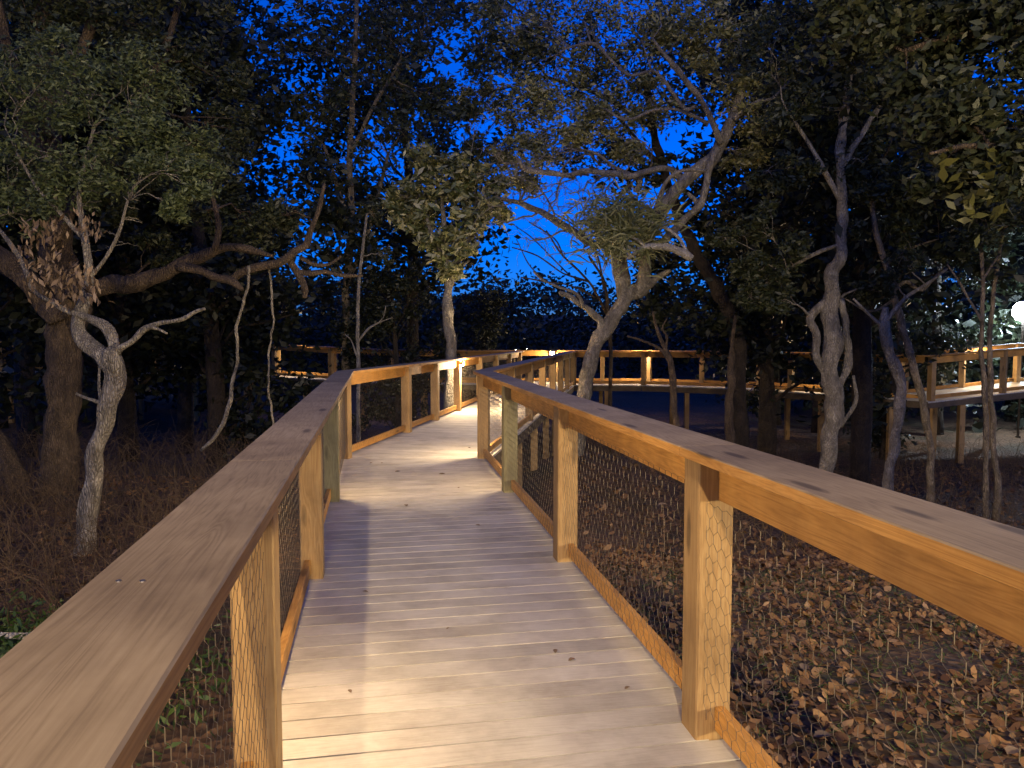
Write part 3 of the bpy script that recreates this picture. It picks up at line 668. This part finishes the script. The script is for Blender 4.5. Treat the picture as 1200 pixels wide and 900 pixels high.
# T3 thick brown tree
t = Tree('big_tree', base_at(68,600,9.5), 'thick brown trunk with one long crooked limb reaching right at the left', 'tree', None, 31, 'dark_bark'); Y = 9.5
t.limb([(66,bpt(66,Y),66),(68,590,52),(70,530,44),(74,460,42),(78,400,44),(80,350,48),(70,310,44),(60,240,38),(52,150,34),(50,60,28),(60,-40,20)], Y, 0.4)
t.limb([(72,375,36),(50,352,34),(20,318,32),(-15,290,28),(-60,250,20)], Y, 0.2)
t.limb([(88,345,26),(112,338,24),(140,334,24),(165,330,22),(195,319,18),(215,311,17),(232,301,15),(255,293,13),(275,291,12),(298,294,9),(320,300,4)], Y, -0.3)
t.limb([(210,313,12),(229,314,12),(251,323,11),(268,329,10),(284,339,5)], Y-0.2, -0.3)
t.limb([(268,330,9),(282,319,10),(298,312,11),(318,309,12),(335,305,12),(347,296,10),(358,288,9),(363,274,8),(372,250,6),(380,215,4)], Y-0.3, 0.2)
t.limb([(340,304,10),(346,315,9),(353,327,9),(358,340,8),(357,349,6)], Y-0.1)
t.limb([(348,318,7),(362,320,7),(380,318,6),(402,322,5),(425,323,3)], Y-0.1, 0.4)
t.limb([(352,302,6),(368,310,5),(385,309,4),(400,300,3)], Y)
t.limb([(252,292,9),(256,270,7),(253,245,6),(247,215,5)], Y-0.3)
t.limb([(60,240,20),(30,150,18),(10,60,14),(-10,-20,10)], Y, -0.5)
t.limb([(55,160,18),(85,90,14),(110,20,11),(120,-50,9)], Y, 0.6)
t.limb([(60,290,14),(110,200,12),(160,120,11),(200,40,9),(220,-40,7)], Y, 1.2)
for (px, py, rp, y) in [(150,30,52,10.2),(90,10,56,10),(30,20,56,9.6),(200,60,44,10.5),(210,-10,50,10.5),(250,90,34,10.6),(130,240,26,9.7),(235,250,34,9.8),(250,200,34,10),(185,290,26,10.4),(330,250,22,9.9),(10,-30,60,9.8),(140,-40,60,10.3),(300,260,34,10.4),(270,150,34,10.6),(160,200,40,10.4)]:
    t.clump(px, py, rp, y, 8, 0.8, 0.012, 2)
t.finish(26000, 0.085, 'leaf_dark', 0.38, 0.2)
t = Tree('leaning_trunk', base_at(30,600,9.0), 'short leaning bare trunk at the left edge beside the thick brown trunk', 'tree', None, 32, 'dark_bark')
t.limb([(42,bpt(42,9.0),36),(30,590,32),(15,555,30),(-5,520,28),(-40,460,24),(-80,380,18),(-110,300,12)], 9.0); t.finish(0,0,'leaf_dark')
# hanging vine
mb = MB(); L_ = smooth_line(limb([(291,312,4),(292,323,4),(286,354,4),(279,383,4.5),(279,414,4.5),(274,445,5),(268,478,6),(255,508,6),(236,527,4)], 9.1, 0.2), 5)
mb.tube([Vector(q[:3])+Vector(noise.noise_vector(Vector(q[:3])*6))*0.03 for q in L_], [max(.004,q[3]) for q in L_], 6, 0.2)
L_ = smooth_line(limb([(316,306,3),(316,320,3),(319,360,3),(318,400,3),(314,440,3),(318,480,3),(322,510,2)], 9.3, 0.2), 5)
tag(mb.build('hanging_vine', M['pale_bark'], smooth=True), 'thin pale hanging vine below the crooked limb, curling left at its end', 'vine')
mb = MB(); mb.tube([Vector(q[:3])+Vector(noise.noise_vector(Vector(q[:3])*6))*0.03 for q in L_], [max(.004,q[3]) for q in L_], 6, 0.2)
tag(mb.build('hanging_vine', M['pale_bark'], smooth=True), 'faint straight vine hanging left of the dim far railing', 'vine')

def slender(name, label, trunk, Y, dY, clumps, nleaf, lsize, lmat, seed, others=(), barkm='bark', sub=8, group=None, aspect=0.38, droop=0.2, bare=2, twr=0.012):
    px = trunk[0][0]; t = Tree(name, base_at(px, 450, Y), label, 'tree', group, seed, barkm)
    t.limb([(px, bpt(px, Y), trunk[0][2]*1.25)] + trunk, Y, dY)
    for o2 in others: t.limb(o2, Y)
    for c in clumps: t.clump(c[0], c[1], c[2], c[3] if len(c) > 3 else Y, sub, 0.85, twr, bare)
    t.finish(nleaf, lsize, lmat, aspect, droop); return t
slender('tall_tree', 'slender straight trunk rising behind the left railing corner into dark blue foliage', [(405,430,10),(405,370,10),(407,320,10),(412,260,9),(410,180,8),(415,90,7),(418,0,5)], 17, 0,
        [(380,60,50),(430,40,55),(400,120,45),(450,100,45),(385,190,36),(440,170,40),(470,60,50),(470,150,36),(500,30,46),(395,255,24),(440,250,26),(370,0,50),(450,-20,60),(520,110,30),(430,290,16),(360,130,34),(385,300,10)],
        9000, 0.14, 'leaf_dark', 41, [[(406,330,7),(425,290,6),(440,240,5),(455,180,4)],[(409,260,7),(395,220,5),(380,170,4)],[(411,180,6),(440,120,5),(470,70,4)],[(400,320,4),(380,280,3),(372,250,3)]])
slender('sapling', 'thin pale sapling with forked twigs right of the slender straight trunk', [(420,425,5),(419,380,5),(420,340,4),(424,300,4),(430,250,3)], 14, 0, [(436,250,14),(450,300,12)], 500, 0.09, 'leaf_dark', 42,
        [[(420,400,3),(432,385,3),(444,378,2),(460,372,1.5)],[(444,378,2),(450,370,1.5),(452,358,1)],[(419,420,2.5),(412,400,2),(404,392,1.5)]], 'pale_bark')
slender('magnolia_tree', 'small tree with large glossy lamp lit leaves above the narrow end of the deck', [(528,415,14),(527,380,14),(526,345,12),(524,310,9),(520,270,7),(518,230,5)], 15.8, 0,
        [(490,215,30),(525,205,30),(560,230,28),(500,255,28),(540,265,28),(575,250,18),(520,290,24),(545,300,20),(480,250,20),(550,200,24),(575,215,20),(500,190,22),(530,315,14),(465,235,16)],
        7500, 0.2, 'leaf_gloss', 43, [[(525,320,6),(545,290,5),(560,250,3)],[(524,310,6),(505,270,5),(490,225,3)],[(526,345,5),(535,320,4),(550,305,3)]], 'pale_bark', 7, None, 0.36, 0.25)
slender('dark_tree', 'dark leaning trunk against the blue sky behind the lamp lit oak', [(866,420,20),(858,380,20),(842,340,18),(820,305,15),(808,280,14),(795,250,14),(778,200,12),(765,150,10),(755,90,8)], 16.5, 0,
        [(760,70,50),(720,110,46),(690,60,50),(800,120,40),(640,70,46),(740,170,36),(600,100,40),(560,60,46),(800,30,50),(700,0,60),(620,10,56),(540,130,34),(770,200,24),(680,170,34),(560,180,22)],
        8500, 0.14, 'leaf_dark', 44, [[(778,200,8),(750,170,6),(720,130,5)],[(795,250,7),(830,210,5),(850,170,4)],[(765,150,7),(700,110,5),(640,90,4)]], 'shade_bark')
# right hand group
slender('grey_tree', 'tallest grey trunk of the clump at the right with crooked side stems', [(968,560,20),(972,520,22),(975,480,22),(972,440,23),(976,400,22),(972,355,20),(976,320,16),(986,285,14),(988,240,13),(984,190,12),(990,130,10),(1000,60,8)], 13, 0,
        [(905,60,50),(960,40,56),(1010,50,56),(930,130,40),(985,130,44),(1040,110,50),(900,200,26),(925,300,26),(905,330,26),(880,310,22),(1010,190,34),(890,260,22),(880,350,20),(940,200,20),(1060,40,60),(1090,130,50),(920,350,18),(850,280,18),(1000,270,16),(960,0,60),(1020,340,24)],
        22000, 0.11, 'leaf_dark', 45, [[(968,440,10),(958,420,10),(956,390,10),(950,375,11),(958,362,12),(972,350,12)],[(978,460,9),(994,430,10),(992,385,9),(985,350,8)],[(988,240,8),(960,190,6),(930,140,5)],[(984,200,8),(1020,140,7),(1050,100,5)],[(986,285,6),(950,300,5),(915,320,3)],[(985,500,5),(1003,470,5),(1000,440,4)]], 'pale_bark')
slender('twisted_tree', 'twisted pale trunk right of the grey clump, crossing the far railing', [(1042,565,13),(1047,530,13),(1052,495,12),(1056,460,13),(1050,430,14),(1041,405,14),(1037,380,13),(1038,360,8)], 12.5, 0,
        [(1040,330,14),(1060,300,24)], 900, 0.09, 'leaf_dark', 46, [[(1038,375,7),(1060,350,5),(1090,330,4),(1110,315,3)],[(1038,385,5),(1020,370,4),(1000,350,3)]], 'pale_bark')
slender('slanting_tree', 'slanting grey stem between the twisted trunk and the far deck corner', [(1090,520,9),(1082,480,10),(1073,440,10),(1060,395,10),(1048,350,9),(1038,310,8),(1026,270,6),(1020,220,5)], 13, 0,
        [(1020,215,30),(1060,230,34),(1090,215,40),(1130,300,28),(1060,270,20)], 7000, 0.1, 'leaf_dark', 47, [[(1046,340,6),(1062,330,5),(1080,340,4),(1100,320,3)],[(1050,350,4),(1020,365,3),(990,350,2)],[(1038,310,5),(1070,290,3),(1100,280,2)]], 'bark')
slender('thin_tree', 'left one of two thin grey stems before the far deck corner at the right', [(1155,560,7),(1155,500,7),(1153,450,7),(1150,400,6),(1152,340,5),(1150,280,4)], 12, 0.3, [(1150,250,40),(1120,210,40),(1180,230,40)], 6000, 0.1, 'leaf_dark', 48, [[(1152,380,4),(1130,340,3),(1110,310,2)],[(1150,330,3),(1170,300,2)]], 'bark')
slender('thin_tree', 'right one of two thin grey stems before the far deck corner at the right', [(1168,560,8),(1164,500,7),(1161,460,7),(1160,400,6),(1166,330,5),(1175,270,4)], 12.4, 0.3, [(1190,260,30),(1165,240,30)], 3000, 0.1, 'leaf_dark', 49, [], 'bark')
slender('thin_tree', 'dark thin trunk in front of the far walkway, right of the leaning oak', [(792,500,9),(790,460,9),(787,430,8),(778,405,6),(770,385,4),(765,365,2)], 14, 0, [], 0, 0.1, 'leaf_dark', 50,
        [[(785,425,5),(772,408,4),(750,398,3),(735,394,2)],[(780,410,4),(782,395,3),(776,385,2),(782,372,1.5)]], 'dark_bark')
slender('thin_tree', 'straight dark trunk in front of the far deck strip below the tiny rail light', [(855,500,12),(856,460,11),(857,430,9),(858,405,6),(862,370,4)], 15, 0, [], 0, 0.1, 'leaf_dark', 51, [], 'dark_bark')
slender('bare_bush', 'leafless branching shrub against the blue gap left of the oak trunk', [(715,400,5),(712,370,5),(708,330,4),(690,300,3)], 20, 0, [], 0, 0.1, 'leaf_dark', 52,
        [[(712,370,4),(690,330,3),(660,300,2.5),(640,270,2)],[(708,340,3),(700,300,2.5),(680,270,2),(650,250,1.5)],[(690,330,3),(660,320,2),(630,300,2),(600,290,1.5)],[(660,300,2),(650,280,2),(620,260,1.5)],[(700,350,3),(670,335,2),(640,330,2),(610,325,1.5)],[(714,380,3),(730,340,2.5),(735,310,2)],[(640,330,2),(620,310,1.5),(605,280,1)],[(665,320,2),(645,300,1.5),(625,280,1.5),(600,262,1)]], 'dark_bark')
# big overhanging tree at the right, near, out of focus in the photo
t = Tree('overhanging_tree', base_at(1420,450,6.5), 'broad dark tree whose yellowish leaves hang over the top right corner', 'tree', None, 61, 'dark_bark'); Y = 6.5
t.limb([(1420,bpt(1420,Y),80),(1415,500,70),(1400,350,60),(1380,200,50),(1340,80,40),(1280,-40,30)], Y)
t.limb([(1395,330,40),(1330,250,28),(1260,200,20),(1200,180,14),(1140,170,8),(1090,180,4)], Y, -0.5)
t.limb([(1390,200,36),(1300,100,26),(1220,50,18),(1140,40,12),(1060,60,6)], Y, 0.4)
for (px, py, rp, y) in [(1150,60,75,6.8),(1080,30,70,7),(1190,130,70,6.5),(1120,140,60,6.6),(1180,210,45,6.2),(1060,110,55,7),(1010,20,60,7.2),(1200,30,70,6.4),(1110,200,36,6.4),(1200,-20,80,6.6),(1100,-30,80,7)]:
    t.clump(px, py, rp, y, 9, 0.8, 0.008, 2)
t.finish(17000, 0.1, 'leaf_dark', 0.45, 0.3)
ctr = [tuple(at(px, py, 6.1)) for px, py in [(1165,195),(1150,205),(1185,190),(1140,245),(1150,262),(1130,235),(1100,210),(1175,215),(1120,205),(1155,180)]]
V = leaves(100, np.array(ctr), np.full((len(ctr),3), 0.09), 0.13, 0.5, 0.3, seed=8); np_mesh('yellow_leaves', V, 4, M['leaf_yellow'], t.root)['label'] = 'larger yellow green leaves near the lamp'

# further trees: three built kinds copied with their parts
def fullsize(name, label, seed, H, nleaf, lsize, crown0=0.3, wide=0.28, group='tall trees of the wood around the boardwalk', barkm='shade_bark'):
    t = Tree(name, (0,0,0), label, 'tree', group, seed, barkm); r = t.rnd
    P = []; Rr = []
    for i in range(14):
        q = i/13; P.append(Vector((math.sin(q*3+seed)*0.25*q*2, math.cos(q*2.2+seed)*0.25*q*2, H*q*0.9))); Rr.append(0.2*(1-q*0.85)+0.02)
    t.mb.tube(P, Rr, 10, 0.2, seed); t.nodes = list(zip(P, Rr))
    for i in range(26):
        q = crown0 + (1-crown0)*(i+0.5)/26; an = r.uniform(0, 6.28); w = H*wide*(1-abs(q-0.6)*1.1)*r.uniform(0.5,1)
        a = P[min(13, int(q*12))]; c = Vector((math.cos(an)*w, math.sin(an)*w, H*q + w*0.2))
        br = t.twig(a, c, 0.06*(1-q*0.6), 7, 0.12, 5)
        for k in range(5):
            v = t.r.normal(size=3)*H*0.045; s_ = br[r.randint(4,7)] + Vector(v); t.ctr.append(tuple(s_)); z_ = H*r.uniform(0.02,0.038); t.sig.append((z_,z_,z_*0.7)); t.twig(br[5], s_, 0.015, 3, 0.2, 3)
    t.finish(nleaf, lsize, 'wood_mass', 0.5, 0.2); return t.root  # darkest leaf colour stands in for the shade among these trees
protos = [fullsize('forest_tree', '', 101, 13, 9500, 0.24), fullsize('forest_tree', '', 102, 11, 15000, 0.22, 0.2, 0.33), fullsize('forest_tree', '', 103, 9, 13000, 0.2, 0.12, 0.36)]
spots = [ # px, Y, kind, scale, label
 (-40,14,1,1.0,'dark tree filling the far left edge behind the leaning trunk'),(30,19,0,1.1,'dark tall tree seen behind the thick brown trunk'),(150,16,1,1.0,'dark bushy tree behind the pale forked tree'),
 (215,20,0,1.0,'dark tall tree behind the bare bright twigs'),(252,15.5,2,1.0,'dark dense tree just right of the hanging vine'),(110,25,1,1.1,'dark tree deep in the wood at the left'),
 (255,24,0,1.1,'tall dark blue tree left of the bright sky gap'),
 (478,23,0,1.1,'tall tree with open crown behind the glossy leaved tree'),(465,17,2,0.5,'low dark bush behind the left railing, left of the glossy leaved tree'),(560,27,2,0.55,'low dark tree right of the glossy leaved tree'),
 (900,18,1,1.0,'dark tree right of the oak filling the middle right'),(960,24,0,1.1,'dark tall tree behind the grey clump'),
 (1040,19,2,0.75,'dark tree behind the twisted trunk'),(1100,24,1,1.0,'dark tree behind the far deck corner'),(1185,28,2,0.8,'dark tree below the park lamp at the right edge'),(1350,19,0,1.1,'tall dark tree just beyond the right edge'),
 (910,27,1,0.9,'dark tree far behind the tiny rail light'),(-500,-4,0,1,'x') if 0 else (1010,15,0,0.95,'tall dark tree top between the grey and the slanting trunk')]
def copy_tree(root, loc, rz, sc, label, group):
    c = root.copy(); col.objects.link(c); c.location = loc; c.rotation_euler = (0,0,rz); c.scale = (sc,sc,sc); c['label'] = label; c['group'] = group
    for ch in root.children:
        d = ch.copy(); col.objects.link(d); d.parent = c
    return c
for i, (px, Y, kind, sc, lab) in enumerate(spots):
    w = at(px, 450, Y); loc = (w.x, Y, gz(w.x, Y)-0.1)
    copy_tree(protos[kind], loc, i*1.7, sc, lab, 'tall trees of the wood around the boardwalk')
for i, (x, y, kind, lab) in enumerate([(-6.5,-2,1,'tree added for shade beside the walkway behind the camera on the left, outside the frame'),(11,-9,0,'tree added for shade behind the camera on the right, outside the frame'),(-4,-9,0,'tree added for shade directly behind the camera, outside the frame'),(12,2.5,1,'tree added for shade right of the camera, outside the frame'),(-9.5,4.5,1,'tree added for shade left of the camera, outside the frame')]):
    copy_tree(protos[kind], (x, y, gz(x, y)-0.1), i*2.1, 1.0, lab, 'tall trees of the wood around the boardwalk')  # unseen trees, added to block blue skylight from the walkway
for p_ in protos:
    for ch in list(p_.children): bpy.data.objects.remove(ch)
    bpy.data.objects.remove(p_)

# far wood: a mass of crowns closing the horizon, nobody could count it
r = np.random.default_rng(77); ctr = []; sg = []
for i in range(1500):
    an = r.uniform(-1.25, 1.25); d = r.uniform(48, 75); x = math.sin(an)*d; y = math.cos(an)*d
    top = 6.6 + 1.3*noise.noise(Vector((an*9, 0, 0))) + 1.2*noise.noise(Vector((an*31, 2, 0)))
    if an < -0.33: top += 5*sstep(-0.3,-0.5,an)
    if an > 0.3: top += 5*sstep(0.28,0.42,an)
    z = -1.5 + r.uniform(0.02, 1)**0.8*(top+0.6)
    ctr.append((x, y, z)); sg.append((1.6,1.6,0.5))
for i in range(700):
    an = r.uniform(-1.2, 1.2); 
    if -0.34 < an < 0.30: continue
    d = r.uniform(29, 42); x = math.sin(an)*d; y = math.cos(an)*d; ctr.append((x, y, r.uniform(-1, 8.5))); sg.append((1.1,1.1,0.6))
V = leaves(190000, np.array(ctr), np.array(sg), 0.42, 0.6, 0.0, seed=78)
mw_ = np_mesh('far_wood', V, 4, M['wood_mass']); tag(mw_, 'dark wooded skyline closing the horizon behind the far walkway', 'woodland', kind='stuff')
# solid bank behind it (terrain)
V = []; 
for i in range(161):
    an = -1.6 + 3.2*i/160; h = 3.2 + 1.0*noise.noise(Vector((an*9, 0, 0)))
    for d, z in ((60,-2.5),(85,h*0.8),(130,h+2),(200,-3)): V.append((math.sin(an)*d, math.cos(an)*d, z))
Fc = [(i*4+j, (i+1)*4+j, (i+1)*4+j+1, i*4+j+1) for i in range(160) for j in range(3)]
tag(mesh_obj('hills', V, Fc, M['ground'], smooth=True), kind='structure')

# ------------------------------------------------------------------ leaf litter, brush
def litter(n_, xr, yr, size, seed):
    r = np.random.default_rng(seed); x = r.uniform(*xr, n_); y = yr[0] + (yr[1]-yr[0])*r.random(n_)**1.4
    Vv = []
    for i in range(n_):
        X_, Y_ = float(x[i]), float(y[i])
        if noise.noise(Vector((X_*1.1, Y_*1.1, seed))) + r.uniform(-0.35, 0.35) < -0.32: continue
        z = g(X_, Y_) + r.random()*0.035
        a = r.uniform(0, 6.28); s = size*(0.45+1.1*r.random()**1.8); tl = r.normal(0, 0.45); cu = r.uniform(0.1,0.45)
        u = np.array((math.cos(a), math.sin(a), tl)); u /= np.linalg.norm(u); w = np.cross(u, (r.normal(0,0.35), r.normal(0,0.35), 1)); w /= np.linalg.norm(w); nn = np.cross(w, u)*-1
        c = np.array((X_, Y_, z+0.01)); asp = r.uniform(0.2,0.34)
        Vv.append([c-u*s*.5, c-u*s*.18+w*s*asp+nn*s*cu*.35, c+u*s*.2+w*s*asp*.8+nn*s*cu*.5, c+u*s*.5+nn*s*cu*.2, c+u*s*.2-w*s*asp*.9+nn*s*cu*.3, c-u*s*.2-w*s*asp+nn*s*cu*.1])
    return np.array(Vv)
V = np.concatenate([litter(46000, (0.3, 9), (0.5, 9), 0.068, 1), litter(7000, (-7, -2.4), (1, 12), 0.07, 2), litter(9000, (1, 14), (8, 18), 0.1, 3)])
tag(np_mesh('leaf_litter', V, 6, M['litter']), 'dry brown fallen leaves covering the ground below the railings', 'leaf litter', kind='stuff')
# a few larger pale leaves standing out
r = random.Random(4); sp_ = [at(1000,717,4.4), at(777,592,5.5), at(945,690,4.6), at(1190,815,3.6), at(965,820,3.7)]
for i, (w, lab) in enumerate(zip(sp_, ['pale curled fallen leaf on the litter behind the right railing bay','small orange leaf caught upright on a stem behind the middle right bay','dull tan fallen leaf left of the pale curled one','bright tan fallen leaf at the bottom right edge','orange brown fallen leaf near the bottom right post'])):
    z = g(w.x, w.y)+0.05; s = 0.1 if i != 1 else 0.09; a = r.uniform(0,3)
    mb = MB(); ux, uy = math.cos(a)*s/2, math.sin(a)*s/2
    if i == 1: z = w.z
    pts = [(-1,0,0),(-.5,.55,.25),(.1,.62,.32),(.6,.4,.25),(1,0,.05),(.55,-.45,.2),(0,-.6,.3),(-.55,-.45,.2)]
    vs = [(w.x+p_[0]*ux-p_[1]*uy, w.y+p_[0]*uy+p_[1]*ux, z+p_[2]*s*0.5) for p_ in pts] + [(w.x, w.y, z)]
    mb.add(vs, [(k, (k+1) % 8, 8) for k in range(8)])
    if i == 1: mb.tube([(w.x, w.y, z),(w.x+0.02,w.y+0.03,z-0.3),(w.x-0.03,w.y,g(w.x,w.y)-0.02)], [0.002,0.003,0.004], 5)
    lf = mb.build('fallen_leaf', M['leaf_dead'], None, smooth=True); tag(lf, lab, 'leaf', 'fallen leaves standing out from the litter')
# leaves on the deck
for i, (px, py, s, lab) in enumerate([(466,553,0.07,'dark fallen leaf on the middle of the deck near the left posts'),(476,593,0.075,'dark curled fallen leaf in the middle of the deck'),(518,556,0.08,'crumpled dark leaf in the centre of the deck before the far left posts'),(435,543,0.05,'small dark leaf by the left corner post'),(448,543,0.05,'second small dark leaf by the left corner post, to the right'),(550,525,0.05,'small leaf beside the bend post'),
        (537,572,0.05,'small leaf on the grey shaded deck'),(560,616,0.05,'small leaf on the deck by the third right post'),(651,764,0.045,'long brown leaf on the deck by the nearest right bay'),(670,774,0.045,'curled brown leaf on the deck near the nearest right bay'),(735,807,0.035,'tiny brown leaf left of the nearest right post'),(428,694,0.04,'faint flat leaf on the bright patch of deck'),
        (410,811,0.035,'tiny dark leaf standing on the near left deck boards'),(525,737,0.025,'tiny leaf fragment on the bright centre of the deck'),(595,577,0.04,'small leaf by the second right bay'),(655,655,0.03,'leaf fragment beside the middle right post')]):
    w0 = at(px, py, 5); tt = (0-CAMZ)/(w0.z-CAMZ); x = w0.x*tt; y = w0.y*tt
    a = random.uniform(0,3); ux, uy = math.cos(a)*s/2, math.sin(a)*s/2
    pts = [(-1,0,0.05),(-.5,.4,.3),(.1,.5,.35),(.6,.3,.25),(1,0,.1),(.55,-.35,.25),(0,-.45,.4),(-.55,-.35,.2)]
    mb = MB(); vs = [(x+p_[0]*ux-p_[1]*uy, y+p_[0]*uy+p_[1]*ux, 0.003+p_[2]*s*0.45) for p_ in pts] + [(x, y, 0.004)]
    mb.add(vs, [(k, (k+1) % 8, 8) for k in range(8)]); tag(mb.build('fallen_leaf', M['leaf_dead'], None, smooth=True), lab, 'leaf', 'dark leaves lying on the deck')
# dry brush at the left: thin arching stems
def brush(name, label, n_, xr, yr, h, seed, mat='twig', w=0.004):
    r = random.Random(seed); mb = MB()
    for i in range(n_):
        x = r.uniform(*xr); y = r.uniform(*yr); z = g(x, y); hh = h*r.uniform(0.4,1.2); an = r.uniform(0, 6.28); le = hh*r.uniform(0.2,0.9)
        dx, dy = math.cos(an)*le, math.sin(an)*le; P = [Vector((x+dx*q*q, y+dy*q*q, z-0.02+hh*(q-0.35*q*q*r.uniform(0.4,1.6)))) + Vector((r.gauss(0,.012), r.gauss(0,.012), 0)) for q in (0,.25,.5,.75,1)]
        mb.tube(P, [w,w*.8,w*.65,w*.5,w*.25], 3)
        if r.random() < 0.4:
            q = P[2]; mb.tube([q, q+Vector((r.uniform(-.2,.2), r.uniform(-.2,.2), r.uniform(0,.25)))*h*1.3], [w*.5,w*.2], 3)
    tag(mb.build(name, M[mat]), label, 'undergrowth', kind='stuff')
brush('dry_brush', 'tangled dry brown stems at the foot of the left trees', 1700, (-7,-2.6), (5.0,9), 0.75, 1)
brush('dry_brush', 'dark tangled stems in the wood behind the left brush', 1200, (-11,-2.6), (9,15), 1.1, 2)
brush('dead_twigs', 'thin dead twigs lying on the leaf litter below the right railing', 500, (0.6,7), (0.8,8), 0.16, 9, 'twig', 0.004)
brush('low_grass', 'low green shoots below the right railing', 1600, (0.9,3.8), (3.5,8), 0.12, 3, 'moss', 0.003)
brush('dry_brush', 'sparse dead stems on the bank in front of the far right walkway', 3000, (1.5,14), (9,20), 0.9, 4)
V = leaves(5000, np.array([(-2.9,4.3,g(-2.9,4.3)+0.08),(-2.55,4.0,g(-2.55,4)+0.08),(-3.2,4.8,g(-3.2,4.8)+0.08)]), np.array([(0.5,0.35,0.06)]*3), 0.07, 0.3, 0, 0.6, seed=12)
tag(np_mesh('fern_patch', V, 4, M['moss']), 'green low fern patch at the left edge beside the near railing', 'ground cover', kind='stuff')
mb = MB(); L_ = smooth_line(limb([(-60,748,8),(-10,745,8),(25,745,8),(45,744,10),(80,743,7),(120,738,5)], 4.6, 0.3), 4); mb.tube([q[:3] for q in L_], [q[3] for q in L_], 7, 0.3)
tag(mb.build('fallen_branch', M['dry_wood'], smooth=True), 'pale fallen branch lying left of the near railing above the green patch', 'branch')

# ------------------------------------------------------------------ sky and moon-weak sun
world = bpy.data.worlds.new('World'); scene.world = world; world.use_nodes = True; nt = world.node_tree; nt.nodes.clear()
wo = nt.nodes.new('ShaderNodeOutputWorld'); bg = nt.nodes.new('ShaderNodeBackground'); sky = nt.nodes.new('ShaderNodeTexSky')
sky.sky_type = 'NISHITA'; sky.sun_disc = False; SUN_EL, SUN_AZ = R(24), R(200)
sky.sun_elevation = R(5.0); sky.sun_rotation = SUN_AZ; sky.altitude = 100; sky.ozone_density = 8; sky.air_density = 1.0; sky.dust_density = 0.3
tint = mixc(nt, sky.outputs[0], (0.6, 0.52, 0.95), 1.0, 'MULTIPLY')
nt.links.new(tint, bg.inputs[0]); bg.inputs[1].default_value = 0.13; nt.links.new(bg.outputs[0], wo.inputs[0])
sd = bpy.data.lights.new('sun', 'SUN'); sd.energy = 0.15; sd.angle = R(12); sd.color = (1.0, 0.9, 0.78)
so = bpy.data.objects.new('sun', sd); col.objects.link(so); so.rotation_euler = (R(90)-SUN_EL, 0, R(180)-SUN_AZ)
so.rotation_euler = (R(69), 0, R(14))

vs = scene.view_settings; vs.view_transform = 'Standard'; vs.look = 'None'; vs.gamma = 1; vs.exposure = 1.5; vs.use_curve_mapping = False
scene.cycles.max_bounces = 6; scene.cycles.diffuse_bounces = 3; scene.cycles.transparent_max_bounces = 4
scene.cycles.sample_clamp_indirect = 3.0; scene.cycles.use_denoising = True; scene.cycles.use_light_tree = True
